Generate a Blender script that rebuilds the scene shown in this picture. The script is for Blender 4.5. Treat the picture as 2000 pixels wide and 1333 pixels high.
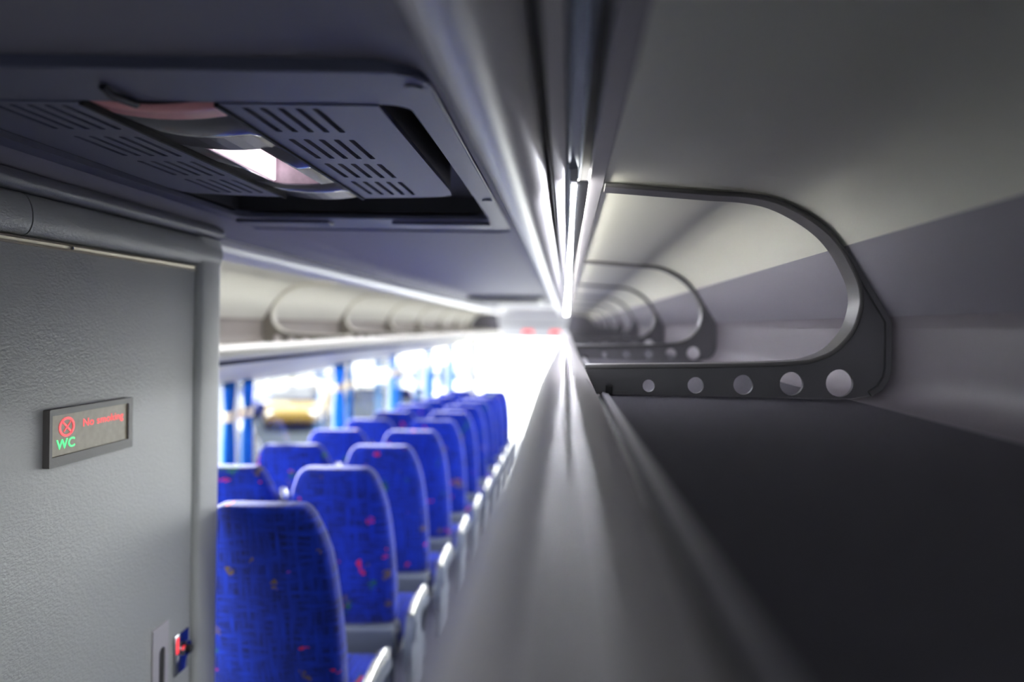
import bpy, bmesh, math, random
from mathutils import Vector, Matrix

for o in list(bpy.data.objects):
    bpy.data.objects.remove(o)
random.seed(7)
S = bpy.context.scene
COL = S.collection

# ------------------------------------------------------------------ camera
ZC = 3.4                      # eye height above the ground outside
F_PX = 1555.0
cam_d = bpy.data.cameras.new('camera')
cam_d.sensor_width = 36.0
cam_d.lens = F_PX / 2000.0 * 36.0
cam_d.shift_x = -105.0 / 2000.0
cam_d.shift_y = -26.5 / 2000.0
cam_d.clip_start = 0.01
cam_d.clip_end = 600
cam_d.dof.use_dof = True
cam_d.dof.focus_distance = 1.5
cam_d.dof.aperture_fstop = 1.4
cam = bpy.data.objects.new('camera', cam_d)
COL.objects.link(cam)
cam.matrix_world = Matrix.Translation((0, 0, ZC)) @ Matrix.Rotation(math.radians(90), 4, 'X') @ Matrix.Rotation(math.radians(0.8), 4, 'Z')
S.camera = cam

# ------------------------------------------------------------------ sky, exposure
W = bpy.data.worlds.new('overcast_sky')
S.world = W
W.use_nodes = True
bg = W.node_tree.nodes['Background']
bg.inputs['Color'].default_value = (0.98, 0.99, 1.0, 1)
bg.inputs['Strength'].default_value = 8.0
sun_d = bpy.data.lights.new('sun', 'SUN')
sun_d.energy = 20.0
sun_d.angle = math.radians(4)
sun_d.color = (1.0, 0.96, 0.90)
sun = bpy.data.objects.new('sun', sun_d)
COL.objects.link(sun)
sun.rotation_euler = Vector((0.75, -0.62, -0.22)).to_track_quat('-Z', 'Y').to_euler()
S.view_settings.view_transform = 'Standard'
S.view_settings.look = 'None'
S.view_settings.gamma = 1.0
S.view_settings.use_curve_mapping = False
S.view_settings.exposure = 0.65
try:
    S.cycles.max_bounces = 12
    S.cycles.diffuse_bounces = 6
    S.cycles.use_denoising = True
    S.cycles.sample_clamp_indirect = 6.0
except Exception:
    pass

# ------------------------------------------------------------------ materials
def lin(c):
    return tuple(((v / 12.92) if v <= 0.04045 else ((v + 0.055) / 1.055) ** 2.4) for v in (x / 255.0 for x in c))

def mat(name, rgb, rough=0.5, metal=0.0, bump=0.0, bscale=60.0, var=0.0, vscale=8.0, spec=0.5, coat=0.0, sheen=0.0, emit=None, es=0.0, detail=4.0, stretch=None):
    m = bpy.data.materials.new(name)
    m.use_nodes = True
    nt = m.node_tree
    b = nt.nodes['Principled BSDF']
    c = lin(rgb)
    b.inputs['Base Color'].default_value = (*c, 1)
    b.inputs['Roughness'].default_value = rough
    b.inputs['Metallic'].default_value = metal
    b.inputs['Specular IOR Level'].default_value = spec
    b.inputs['Coat Weight'].default_value = coat
    b.inputs['Sheen Weight'].default_value = sheen
    if emit:
        b.inputs['Emission Color'].default_value = (*lin(emit), 1)
        b.inputs['Emission Strength'].default_value = es
    if bump or var:
        tc = nt.nodes.new('ShaderNodeTexCoord')
        mp = nt.nodes.new('ShaderNodeMapping')
        nt.links.new(tc.outputs['Object'], mp.inputs['Vector'])
        if stretch:
            mp.inputs['Scale'].default_value = stretch
    if var:
        n = nt.nodes.new('ShaderNodeTexNoise')
        n.inputs['Scale'].default_value = vscale
        n.inputs['Detail'].default_value = detail
        nt.links.new(mp.outputs[0], n.inputs['Vector'])
        r = nt.nodes.new('ShaderNodeValToRGB')
        r.color_ramp.elements[0].position = 0.3
        r.color_ramp.elements[1].position = 0.7
        r.color_ramp.elements[0].color = (*[v * (1 - var) for v in c], 1)
        r.color_ramp.elements[1].color = (*[min(1, v * (1 + var)) for v in c], 1)
        nt.links.new(n.outputs['Fac'], r.inputs['Fac'])
        nt.links.new(r.outputs['Color'], b.inputs['Base Color'])
    if bump:
        n = nt.nodes.new('ShaderNodeTexNoise')
        n.inputs['Scale'].default_value = bscale
        n.inputs['Detail'].default_value = detail
        nt.links.new(mp.outputs[0], n.inputs['Vector'])
        bp = nt.nodes.new('ShaderNodeBump')
        bp.inputs['Strength'].default_value = bump
        bp.inputs['Distance'].default_value = 0.01
        nt.links.new(n.outputs['Fac'], bp.inputs['Height'])
        nt.links.new(bp.outputs['Normal'], b.inputs['Normal'])
    return m

M = {}
M['cream'] = mat('cream_plastic', (226, 223, 208), 0.42, bump=0.05, bscale=300)
M['cream_under'] = mat('warm_cream_underside', (238, 228, 200), 0.45)
M['liner'] = mat('rack_liner', (234, 233, 222), 0.38, bump=0.05, bscale=250)
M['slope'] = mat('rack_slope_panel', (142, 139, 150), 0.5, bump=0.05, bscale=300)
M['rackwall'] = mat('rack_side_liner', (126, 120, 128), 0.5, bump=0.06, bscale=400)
M['lip'] = mat('satin_grey_lip', (230, 225, 227), 0.33, bump=0.03, bscale=200)
M['tube'] = mat('satin_silver_tube', (242, 240, 242), 0.30, spec=0.6)
M['channel'] = mat('channel_grey', (166, 163, 172), 0.4)
M['gloss'] = mat('polished_strip', (120, 135, 155), 0.14, metal=0.9)
M['black'] = mat('black_rubber', (22, 22, 25), 0.6)
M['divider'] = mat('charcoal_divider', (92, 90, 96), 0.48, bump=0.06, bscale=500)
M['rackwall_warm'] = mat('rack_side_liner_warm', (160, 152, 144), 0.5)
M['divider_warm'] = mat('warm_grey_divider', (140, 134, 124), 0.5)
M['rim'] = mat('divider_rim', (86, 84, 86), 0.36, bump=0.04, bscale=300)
M['carpet'] = mat('charcoal_carpet', (98, 96, 104), 0.95, bump=0.5, bscale=900, var=0.25, vscale=500, spec=0.1)
M['ceil'] = mat('ceiling_fabric', (122, 119, 134), 0.55, bump=0.05, bscale=400)
M['ac'] = mat('air_unit_plastic', (98, 99, 124), 0.42, bump=0.12, bscale=900)
M['acdark'] = mat('air_unit_recess', (58, 58, 66), 0.6)
M['acgloss'] = mat('air_unit_centre', (120, 118, 128), 0.12, spec=0.6, coat=0.3)
M['strip'] = mat('strip_light_lens', (255, 255, 255), 0.3, emit=(244, 246, 255), es=80.0)
M['rackfill'] = mat('rack_fill_lens', (255, 255, 250), 0.3, emit=(255, 254, 244), es=75.0)  # glow of the added fill strip inside the racks
M['chrome'] = mat('chrome', (205, 205, 210), 0.12, metal=1.0)
M['hatch'] = mat('hatch_frame', (46, 46, 62), 0.4)
M['pink'] = mat('pink_lens', (240, 165, 170), 0.25)
M['lampback'] = mat('lamp_liner', (205, 190, 196), 0.5, var=0.12, vscale=60)
M['lamp'] = mat('lamp_tube', (255, 255, 255), 0.4, emit=(255, 240, 255), es=1.6)
M['vinyl'] = mat('grey_vinyl', (174, 176, 174), 0.42, bump=0.22, bscale=160, spec=0.5, detail=8, stretch=(1, 0.7, 1.3))
M['vinyld'] = mat('dark_grey_vinyl', (128, 128, 136), 0.45, bump=0.15, bscale=210, detail=8)
M['beige'] = mat('beige_aluminium', (190, 180, 158), 0.35, metal=0.4)
M['signframe'] = mat('sign_frame', (74, 70, 69), 0.42, bump=0.05, bscale=300)
M['signface'] = mat('sign_face', (152, 140, 116), 0.4, var=0.12, vscale=70)
M['red'] = mat('red_led', (255, 60, 70), 0.4, emit=(255, 62, 72), es=0.6)
M['green'] = mat('green_led', (60, 255, 140), 0.4, emit=(70, 255, 140), es=0.6)
M['steel'] = mat('brushed_steel', (205, 200, 202), 0.4, metal=0.6)
M['slot'] = mat('slot_dark', (30, 28, 32), 0.6)
M['greypl'] = mat('seat_grey_plastic', (92, 98, 112), 0.4)
M['armpad'] = mat('armrest_gloss', (226, 224, 214), 0.2, metal=0.6, spec=0.8, coat=1.0)
M['brown'] = mat('armrest_brown', (70, 54, 52), 0.35)
M['floor'] = mat('aisle_floor', (70, 70, 88), 0.35, var=0.2, vscale=90)
M['pillar'] = mat('pillar_cream', (222, 220, 212), 0.5)
M['tie'] = mat('curtain_tie', (214, 200, 176), 0.8)
M['wall'] = mat('wall_panel', (150, 152, 160), 0.6)
M['shell'] = mat('coach_shell', (170, 172, 178), 0.6)
M['white'] = mat('white_panel', (235, 233, 232), 0.5)
M['greyrail'] = mat('dash_grey', (150, 150, 152), 0.5)
M['asphalt'] = mat('asphalt', (54, 58, 60), 0.95, var=0.12, vscale=1.5, spec=0.0)
M['concrete'] = mat('glare_concrete', (215, 214, 210), 0.9, var=0.06, vscale=0.8, spec=0.0)  # paled so the ground ahead reads as blown-out daylight
M['tyre'] = mat('tyre', (24, 24, 26), 0.8)
M['carglass'] = mat('car_glass', (24, 26, 34), 0.2, spec=0.15)
M['facade'] = mat('grey_facade', (62, 58, 64), 0.9, var=0.08, vscale=1.0, spec=0.0)
M['facadewin'] = mat('facade_window', (36, 38, 52), 0.5, spec=0.05)
M['reddoor'] = mat('red_door', (84, 14, 20), 0.6)

def fabric(name='blue_seat_plush', sheen=0.4):
    m = bpy.data.materials.new(name)
    m.use_nodes = True
    nt = m.node_tree
    N = nt.nodes.new
    L = nt.links.new
    b = nt.nodes['Principled BSDF']
    b.inputs['Roughness'].default_value = 0.75
    b.inputs['Specular IOR Level'].default_value = 0.25
    b.inputs['Sheen Weight'].default_value = sheen
    b.inputs['Sheen Roughness'].default_value = 0.35
    b.inputs['Sheen Tint'].default_value = (0.78, 0.80, 1.0, 1)
    tc = N('ShaderNodeTexCoord')
    oi = N('ShaderNodeObjectInfo')
    cmb = N('ShaderNodeCombineXYZ')
    mul = N('ShaderNodeMath'); mul.operation = 'MULTIPLY'; mul.inputs[1].default_value = 17.0
    L(oi.outputs['Random'], mul.inputs[0])
    for i in range(3):
        L(mul.outputs[0], cmb.inputs[i])
    add = N('ShaderNodeVectorMath'); add.operation = 'ADD'
    L(tc.outputs['Object'], add.inputs[0]); L(cmb.outputs[0], add.inputs[1])
    # horizontal and vertical woven streaks
    def streak(scale, seed):
        mp = N('ShaderNodeMapping'); mp.inputs['Scale'].default_value = scale; mp.inputs['Location'].default_value = (seed, seed, seed)
        L(add.outputs[0], mp.inputs['Vector'])
        n = N('ShaderNodeTexNoise'); n.inputs['Scale'].default_value = 1.0; n.inputs['Detail'].default_value = 3
        L(mp.outputs[0], n.inputs['Vector'])
        return n.outputs['Fac']
    h = streak((14, 4, 95), 0); v = streak((85, 4, 9), 3)
    mx = N('ShaderNodeMath'); mx.operation = 'MAXIMUM'; L(h, mx.inputs[0]); L(v, mx.inputs[1])
    r = N('ShaderNodeValToRGB')
    r.color_ramp.elements[0].position = 0.40; r.color_ramp.elements[0].color = (*lin((0, 18, 92)), 1)
    r.color_ramp.elements[1].position = 0.92; r.color_ramp.elements[1].color = (*lin((0, 56, 212)), 1)
    L(mx.outputs[0], r.inputs['Fac'])
    col = r.outputs['Color']
    def speck(colr, seed, cell, thr, sub):
        nonlocal col
        mp = N('ShaderNodeMapping'); mp.inputs['Scale'].default_value = cell; mp.inputs['Location'].default_value = (seed, seed * 2, seed * 3)
        L(add.outputs[0], mp.inputs['Vector'])
        n = N('ShaderNodeTexNoise'); n.inputs['Scale'].default_value = 1.0; n.inputs['Detail'].default_value = 0
        L(mp.outputs[0], n.inputs['Vector'])
        mp2 = N('ShaderNodeMapping'); mp2.inputs['Scale'].default_value = sub; mp2.inputs['Location'].default_value = (seed, 0, seed)
        L(add.outputs[0], mp2.inputs['Vector'])
        vn = N('ShaderNodeTexWhiteNoise')
        fl = N('ShaderNodeVectorMath'); fl.operation = 'FLOOR'
        L(mp2.outputs[0], fl.inputs[0]); L(fl.outputs[0], vn.inputs['Vector'])
        g1 = N('ShaderNodeMath'); g1.operation = 'GREATER_THAN'; g1.inputs[1].default_value = thr; L(n.outputs['Fac'], g1.inputs[0])
        g2 = N('ShaderNodeMath'); g2.operation = 'GREATER_THAN'; g2.inputs[1].default_value = 0.45; L(vn.outputs['Value'], g2.inputs[0])
        mm = N('ShaderNodeMath'); mm.operation = 'MULTIPLY'; L(g1.outputs[0], mm.inputs[0]); L(g2.outputs[0], mm.inputs[1])
        mix = N('ShaderNodeMixRGB'); L(mm.outputs[0], mix.inputs['Fac']); L(col, mix.inputs['Color1'])
        mix.inputs['Color2'].default_value = (*lin(colr), 1)
        col = mix.outputs['Color']
    speck((190, 22, 66), 1.3, (16, 3, 22), 0.79, (90, 1, 160))
    speck((24, 84, 62), 5.1, (18, 3, 10), 0.775, (120, 1, 110))
    speck((96, 78, 48), 9.7, (15, 3, 12), 0.79, (110, 1, 130))
    L(col, b.inputs['Base Color'])
    nb = N('ShaderNodeTexNoise'); nb.inputs['Scale'].default_value = 700
    L(tc.outputs['Object'], nb.inputs['Vector'])
    bp = N('ShaderNodeBump'); bp.inputs['Strength'].default_value = 0.3; bp.inputs['Distance'].default_value = 0.004
    L(nb.outputs['Fac'], bp.inputs['Height']); L(bp.outputs['Normal'], b.inputs['Normal'])
    return m
M['fabric'] = fabric()
M['cushion'] = fabric('blue_cushion_plush', 0.08)

def glass_mat(name, tint=0.96):
    m = bpy.data.materials.new(name); m.use_nodes = True
    nt = m.node_tree; nt.nodes.clear()
    out = nt.nodes.new('ShaderNodeOutputMaterial')
    t = nt.nodes.new('ShaderNodeBsdfTransparent'); t.inputs['Color'].default_value = (tint * 0.98, tint, tint, 1)
    g = nt.nodes.new('ShaderNodeBsdfGlossy'); g.inputs['Roughness'].default_value = 0.02
    lw = nt.nodes.new('ShaderNodeLayerWeight'); lw.inputs['Blend'].default_value = 0.5
    pw5 = nt.nodes.new('ShaderNodeMath'); pw5.operation = 'POWER'; pw5.inputs[1].default_value = 5.0
    fr = nt.nodes.new('ShaderNodeMath'); fr.operation = 'MULTIPLY_ADD'; fr.inputs[1].default_value = 0.5; fr.inputs[2].default_value = 0.02
    nt.links.new(lw.outputs['Facing'], pw5.inputs[0]); nt.links.new(pw5.outputs[0], fr.inputs[0])
    mx = nt.nodes.new('ShaderNodeMixShader')
    nt.links.new(fr.outputs[0], mx.inputs[0]); nt.links.new(t.outputs[0], mx.inputs[1]); nt.links.new(g.outputs[0], mx.inputs[2])
    nt.links.new(mx.outputs[0], out.inputs['Surface'])
    return m
M['glass'] = glass_mat('window_glass')

def curtain_mat():
    m = bpy.data.materials.new('blue_curtain'); m.use_nodes = True
    nt = m.node_tree
    b = nt.nodes['Principled BSDF']
    b.inputs['Base Color'].default_value = (*lin((40, 125, 195)), 1); b.inputs['Roughness'].default_value = 0.9
    tr = nt.nodes.new('ShaderNodeBsdfTranslucent'); tr.inputs['Color'].default_value = (*lin((60, 145, 215)), 1)
    mx = nt.nodes.new('ShaderNodeMixShader'); mx.inputs[0].default_value = 0.4
    nt.links.new(b.outputs[0], mx.inputs[1]); nt.links.new(tr.outputs[0], mx.inputs[2])
    nt.links.new(mx.outputs[0], nt.nodes['Material Output'].inputs['Surface'])
    return m
M['curtain'] = curtain_mat()

def carpaint(name, rgb):
    return mat(name, rgb, 0.45, spec=0.25, coat=0.05)

# ------------------------------------------------------------------ helpers (all coordinates relative to the eye: x right, y forward, z up)
def base_of(o):
    v = Vector((0, 0, 0))
    while o is not None:
        v = v + o.location
        o = o.parent
    return v

def mk(name, verts, faces, m, parent=None, loc=None, smooth=None):
    """verts in eye-relative coordinates; the object's origin goes to loc (eye-relative) or to its parent's origin"""
    org = base_of(parent) if parent is not None else (Vector(loc) + Vector((0, 0, ZC)) if loc is not None else Vector((0, 0, 0)))
    me = bpy.data.meshes.new(name)
    me.from_pydata([(v[0] - org.x, v[1] - org.y, v[2] + ZC - org.z) for v in verts], [], faces)
    bm = bmesh.new(); bm.from_mesh(me)
    bmesh.ops.recalc_face_normals(bm, faces=bm.faces)
    bm.to_mesh(me); bm.free()
    me.materials.append(M[m] if isinstance(m, str) else m)
    if smooth is not None:
        for p in me.polygons:
            p.use_smooth = True
        me.set_sharp_from_angle(angle=math.radians(smooth))
    o = bpy.data.objects.new(name, me)
    COL.objects.link(o)
    if parent is not None:
        o.parent = parent
    else:
        o.location = org
    return o

def empty(name, loc, label, cat, group=None):
    o = bpy.data.objects.new(name, None)
    COL.objects.link(o)
    o.location = (loc[0], loc[1], loc[2] + ZC)
    o.empty_display_size = 0.1
    return tag(o, label, cat, group)

def tag(o, label=None, cat=None, group=None, kind=None):
    if label: o['label'] = label
    if cat: o['category'] = cat
    if group: o['group'] = group
    if kind: o['kind'] = kind
    return o

def struct(o, label=None):
    o['kind'] = 'structure'
    if label: o['label'] = label
    return o

def box_geo(x0, x1, y0, y1, z0, z1, bev=0.0, seg=2):
    bm = bmesh.new()
    bmesh.ops.create_cube(bm, size=1)
    for v in bm.verts:
        v.co = Vector(((x0 + x1) / 2 + v.co.x * (x1 - x0), (y0 + y1) / 2 + v.co.y * (y1 - y0), (z0 + z1) / 2 + v.co.z * (z1 - z0)))
    if bev > 0:
        bmesh.ops.bevel(bm, geom=list(bm.edges), offset=bev, segments=seg, profile=0.5, affect='EDGES')
    bm.verts.index_update()
    vs = [tuple(v.co) for v in bm.verts]
    fs = [[v.index for v in f.verts] for f in bm.faces]
    bm.free()
    return vs, fs

def box(name, x0, x1, y0, y1, z0, z1, m, parent=None, loc=None, bev=0.0, seg=2):
    vs, fs = box_geo(min(x0, x1), max(x0, x1), min(y0, y1), max(y0, y1), min(z0, z1), max(z0, z1), bev, seg)
    return mk(name, vs, fs, m, parent, loc, 40 if bev else None)

def join_geo(*gs):
    V, Fc = [], []
    for vs, fs in gs:
        k = len(V)
        V += list(vs); Fc += [[i + k for i in f] for f in fs]
    return V, Fc

def extr_geo(pts, y0, y1, closed=True, thick=0.0, ny=1):
    """profile in x,z swept along y"""
    P = list(pts)
    if not closed and thick:
        off = []
        for i, p in enumerate(P):
            a = P[max(i - 1, 0)]; b = P[min(i + 1, len(P) - 1)]
            d = Vector((b[0] - a[0], b[1] - a[1])); d.normalize()
            off.append((p[0] - d.y * thick, p[1] + d.x * thick))
        P = P + off[::-1]
    n = len(P)
    V, Fc = [], []
    for j in range(ny + 1):
        y = y0 + (y1 - y0) * j / ny
        V += [(p[0], y, p[1]) for p in P]
    for j in range(ny):
        for i in range(n):
            k = (i + 1) % n
            Fc.append([j * n + i, j * n + k, (j + 1) * n + k, (j + 1) * n + i])
    Fc.append(list(range(n))); Fc.append([ny * n + i for i in range(n)])
    return V, Fc

def extr(name, pts, y0, y1, m, parent=None, loc=None, closed=True, thick=0.0, smooth=35):
    vs, fs = extr_geo(pts, y0, y1, closed, thick)
    return mk(name, vs, fs, m, parent, loc, smooth)

def fill_geo(loops, depth):
    """2-D plate with holes -> verts (u,v,w), w from 0 to depth"""
    cu = bpy.data.curves.new('tmp', 'CURVE')
    cu.dimensions = '2D'; cu.fill_mode = 'BOTH'; cu.extrude = depth / 2
    for lp in loops:
        sp = cu.splines.new('POLY'); sp.points.add(len(lp) - 1)
        for q, p in zip(sp.points, lp):
            q.co = (p[0], p[1], 0, 1)
        sp.use_cyclic_u = True
    ob = bpy.data.objects.new('tmp', cu); COL.objects.link(ob)
    dg = bpy.context.evaluated_depsgraph_get(); dg.update()
    me = bpy.data.meshes.new_from_object(ob.evaluated_get(dg))
    V = [(v.co.x, v.co.y, v.co.z + depth / 2) for v in me.vertices]
    Fc = [list(p.vertices) for p in me.polygons]
    bpy.data.objects.remove(ob); bpy.data.curves.remove(cu); bpy.data.meshes.remove(me)
    bm = bmesh.new()
    bv = [bm.verts.new(v) for v in V]
    for f in Fc:
        try: bm.faces.new([bv[i] for i in f])
        except Exception: pass
    bmesh.ops.remove_doubles(bm, verts=bm.verts, dist=1e-6)
    bm.verts.index_update()
    V = [tuple(v.co) for v in bm.verts]; Fc = [[v.index for v in f.verts] for f in bm.faces]
    bm.free()
    return V, Fc

def circ(cx, cy, r, n=24):
    return [(cx + r * math.cos(2 * math.pi * i / n), cy + r * math.sin(2 * math.pi * i / n)) for i in range(n)]

def rrect(x0, x1, y0, y1, r, n=6):
    out = []
    for (cx, cy, a0) in ((x1 - r, y1 - r, 0), (x0 + r, y1 - r, 90), (x0 + r, y0 + r, 180), (x1 - r, y0 + r, 270)):
        for i in range(n + 1):
            a = math.radians(a0 + 90 * i / n)
            out.append((cx + r * math.cos(a), cy + r * math.sin(a)))
    return out

def cyl_geo(c, axis, r, h, n=20):
    V, Fc = [], []
    ax = {'x': 0, 'y': 1, 'z': 2}[axis]
    o = [i for i in range(3) if i != ax]
    for k in (0, 1):
        for i in range(n):
            p = [0, 0, 0]
            p[ax] = c[ax] + (k - 0.5) * h
            p[o[0]] = c[o[0]] + r * math.cos(2 * math.pi * i / n)
            p[o[1]] = c[o[1]] + r * math.sin(2 * math.pi * i / n)
            V.append(tuple(p))
    for i in range(n):
        j = (i + 1) % n
        Fc.append([i, j, n + j, n + i])
    Fc.append(list(range(n))); Fc.append([n + i for i in range(n)])
    return V, Fc

def loft_geo(rings, cap=True):
    n = len(rings[0]); V, Fc = [], []
    for r in rings: V += list(r)
    for j in range(len(rings) - 1):
        for i in range(n):
            k = (i + 1) % n
            Fc.append([j * n + i, j * n + k, (j + 1) * n + k, (j + 1) * n + i])
    if cap:
        Fc.append(list(range(n))); Fc.append([(len(rings) - 1) * n + i for i in range(n)])
    return V, Fc

def tube_geo(path, r, n=10, flat=None):
    rings = []
    for i, p in enumerate(path):
        a = Vector(path[max(0, i - 1)]); b = Vector(path[min(len(path) - 1, i + 1)])
        d = (b - a).normalized()
        up = Vector((1, 0, 0)) if abs(d.x) < 0.9 else Vector((0, 0, 1))
        s = d.cross(up).normalized(); t = d.cross(s).normalized()
        ra = r[i] if isinstance(r, (list, tuple)) else r
        fl = flat or 1.0
        rings.append([tuple(Vector(p) + s * ra * math.cos(2 * math.pi * k / n) + t * ra * fl * math.sin(2 * math.pi * k / n)) for k in range(n)])
    return loft_geo(rings)

def smooth_curve(pts, n=6):
    """Catmull-Rom through 2-D points"""
    out = []
    for i in range(len(pts) - 1):
        p0 = pts[max(i - 1, 0)]; p1 = pts[i]; p2 = pts[i + 1]; p3 = pts[min(i + 2, len(pts) - 1)]
        for k in range(n):
            t = k / n
            out.append(tuple(0.5 * ((2 * p1[a]) + (-p0[a] + p2[a]) * t + (2 * p0[a] - 5 * p1[a] + 4 * p2[a] - p3[a]) * t * t + (-p0[a] + 3 * p1[a] - 3 * p2[a] + p3[a]) * t ** 3) for a in range(2)))
    out.append(tuple(pts[-1]))
    return out

CX = -0.60                                   # centre line of the coach
def side(s):
    return (lambda x: x) if s > 0 else (lambda x: 2 * CX - x)

FRONT = 15.4
REAR = -0.9
XL, XR = -1.76, 0.56
def floor_z(y):
    return -1.76 - 0.035 * (y - 2.44)
ROWP = 0.80

# ------------------------------------------------------------------ the shell
def slab_y(name, x0, x1, y0, y1, zf, t, m):
    V = [(x0, y0, zf(y0)), (x1, y0, zf(y0)), (x1, y1, zf(y1)), (x0, y1, zf(y1))]
    V += [(v[0], v[1], v[2] - t) for v in V]
    return mk(name, V, [[0, 1, 2, 3], [4, 5, 6, 7], [0, 1, 5, 4], [1, 2, 6, 5], [2, 3, 7, 6], [3, 0, 4, 7]], m)

struct(slab_y('floor', XL, XR, REAR, FRONT, floor_z, 0.06, 'floor'), 'dark coach floor with a bright sheen along the aisle')
RW = (-0.98, 0.20, -0.42, 0.14)          # unseen rear window, added to light the near rack and cubicle
V, Fc = None, None
def rear_wall():
    g = []
    x0, x1, z0, z1 = RW
    for a, b, c, d in ((XL - 0.05, XR + 0.05, -2.0, z0), (XL - 0.05, XR + 0.05, z1, 0.45), (XL - 0.05, x0, z0, z1), (x1, XR + 0.05, z0, z1)):
        V, Fc = box_geo(a, b, REAR - 0.05, REAR, c, d)
        g.append((V, Fc))
    Vv, Ff = [], []
    for V, Fc in g:
        n = len(Vv); Vv += V; Ff += [[i + n for i in f] for f in Fc]
    return Vv, Ff
struct(mk('wall_rear', *rear_wall(), 'shell'))
struct(box('window_30', RW[0], RW[1], REAR - 0.03, REAR - 0.024, RW[2], RW[3], 'glass'))  # pane of the added rear opening

# roof above everything, keeps the sky out
struct(box('trim_1', XL - 0.05, XR + 0.05, REAR - 0.05, FRONT + 0.1, 0.42, 0.47, 'shell'))

WIN_TOP, WIN_BOT = -0.30, -1.12
PILLARS = [4.19, 6.25, 8.15, 10.2, 12.15]
def side_wall(tagname, x0, x1, bot, openings):
    WIN_BOT = bot
    gs = [box_geo(x0, x1, REAR, 14.68, WIN_TOP, 0.45), box_geo(x0, x1, 15.22, FRONT, WIN_TOP, 0.45), box_geo(x0, x1, 14.68, 15.22, 0.28, 0.45), box_geo(x0, x1, 14.68, 15.22, WIN_TOP, -0.26), box_geo(x0, x1, REAR, FRONT, -2.4, WIN_BOT)]
    prev = REAR
    for a, b in openings:
        gs.append(box_geo(x0, x1, prev, a, WIN_BOT, WIN_TOP)); prev = b
    gs.append(box_geo(x0, x1, prev, FRONT, WIN_BOT, WIN_TOP))
    V, Fc = join_geo(*gs)
    return struct(mk('wall_' + tagname, V, Fc, 'wall'))
pw = 0.055
def openings_for(start, P):
    ed = [start] + P
    out = []
    for i, p in enumerate(ed):
        a = p + (pw if i else 0)
        b = (ed[i + 1] - pw) if i + 1 < len(ed) else FRONT - 0.45
        out.append((a, b))
    return out
OPL = openings_for(2.5, PILLARS)
OPR = openings_for(3.2, PILLARS)
side_wall('left', XL - 0.05, XL, WIN_BOT, OPL)
side_wall('right', XR, XR + 0.05, -1.0, OPR)
wn = 0
for s, ops, xg in ((-1, OPL, XL - 0.03), (1, OPR, XR + 0.03)):
    for a, b in ops:
        wn += 1
        o = struct(box('window_%d' % wn, xg - 0.003, xg + 0.003, a - 0.01, b + 0.01, (WIN_BOT if s < 0 else -1.0) - 0.01, WIN_TOP + 0.01, 'glass'))
        if s < 0:
            o['label'] = 'clear side window pane between cream pillars'
for xg, nn in ((XL - 0.03, 40), (XR + 0.03, 41)):  # front panes added to let sky light onto the header
    struct(box('window_%d' % nn, xg - 0.003, xg + 0.003, 14.67, 15.23, -0.27, 0.29, 'glass'), 'small added quarter pane that lights the front header')
# cream pillars on the wall between the panes
for i, p in enumerate(PILLARS):
    V, Fc = extr_geo([(-0.5, 0), (0.5, 0), (0.42, 1), (-0.42, 1)], 0, 1)
    o = box('trim_%d' % (i + 2), XL - 0.005, XL + 0.02, p - pw - 0.01, p + pw + 0.01, WIN_BOT, WIN_TOP, 'pillar', bev=0.008)
    struct(o, 'cream window pillar on the far side wall')

# curtains gathered at the pillars
def curtain(y0, y1, label):
    t = empty('curtain', (XL + 0.045, (y0 + y1) / 2, WIN_BOT + 0.02), label, 'curtain', 'blue window curtains')
    V, Fc = [], []
    nu, nv = 28, 16
    for j in range(nv + 1):
        v = j / nv
        z = WIN_TOP - 0.005 + (WIN_BOT + 0.02 - WIN_TOP) * v
        pin = 1 - 0.45 * math.exp(-((v - 0.22) / 0.10) ** 2) - 0.1 * v
        for i in range(nu + 1):
            u = i / nu
            y = (y0 + y1) / 2 + (u - 0.5) * (y1 - y0) * pin
            x = XL + 0.045 + 0.016 * math.sin(u * math.pi * 9 + v) * (0.6 + 0.4 * v)
            V.append((x, y, z))
    for j in range(nv):
        for i in range(nu):
            a = j * (nu + 1) + i
            Fc.append([a, a + 1, a + nu + 2, a + nu + 1])
    o = mk('cloth', V, Fc, 'curtain', t, smooth=180)
    md = o.modifiers.new('thick', 'SOLIDIFY'); md.thickness = 0.002
    zz = WIN_TOP - 0.005 + (WIN_BOT + 0.02 - WIN_TOP) * 0.22
    w = (y1 - y0) * 0.34
    box('tie_band', XL + 0.022, XL + 0.068, (y0 + y1) / 2 - w, (y0 + y1) / 2 + w, zz - 0.028, zz + 0.028, 'tie', t, bev=0.01)
    return t
orda = ['first', 'second', 'third', 'fourth', 'fifth']
for i, p in enumerate(PILLARS):
    wid = (0.13, 0.28, 0.26, 0.24, 0.24)[i]
    wid2 = (0.12, 0.10, 0.10, 0.10, 0.10)[i]
    curtain(p - pw - wid, p - pw - 0.005, 'blue tied curtain on the near side of the %s cream window pillar' % orda[i])
    curtain(p + pw + 0.005, p + pw + wid2, 'blue tied curtain on the far side of the %s cream window pillar' % orda[i])

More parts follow.
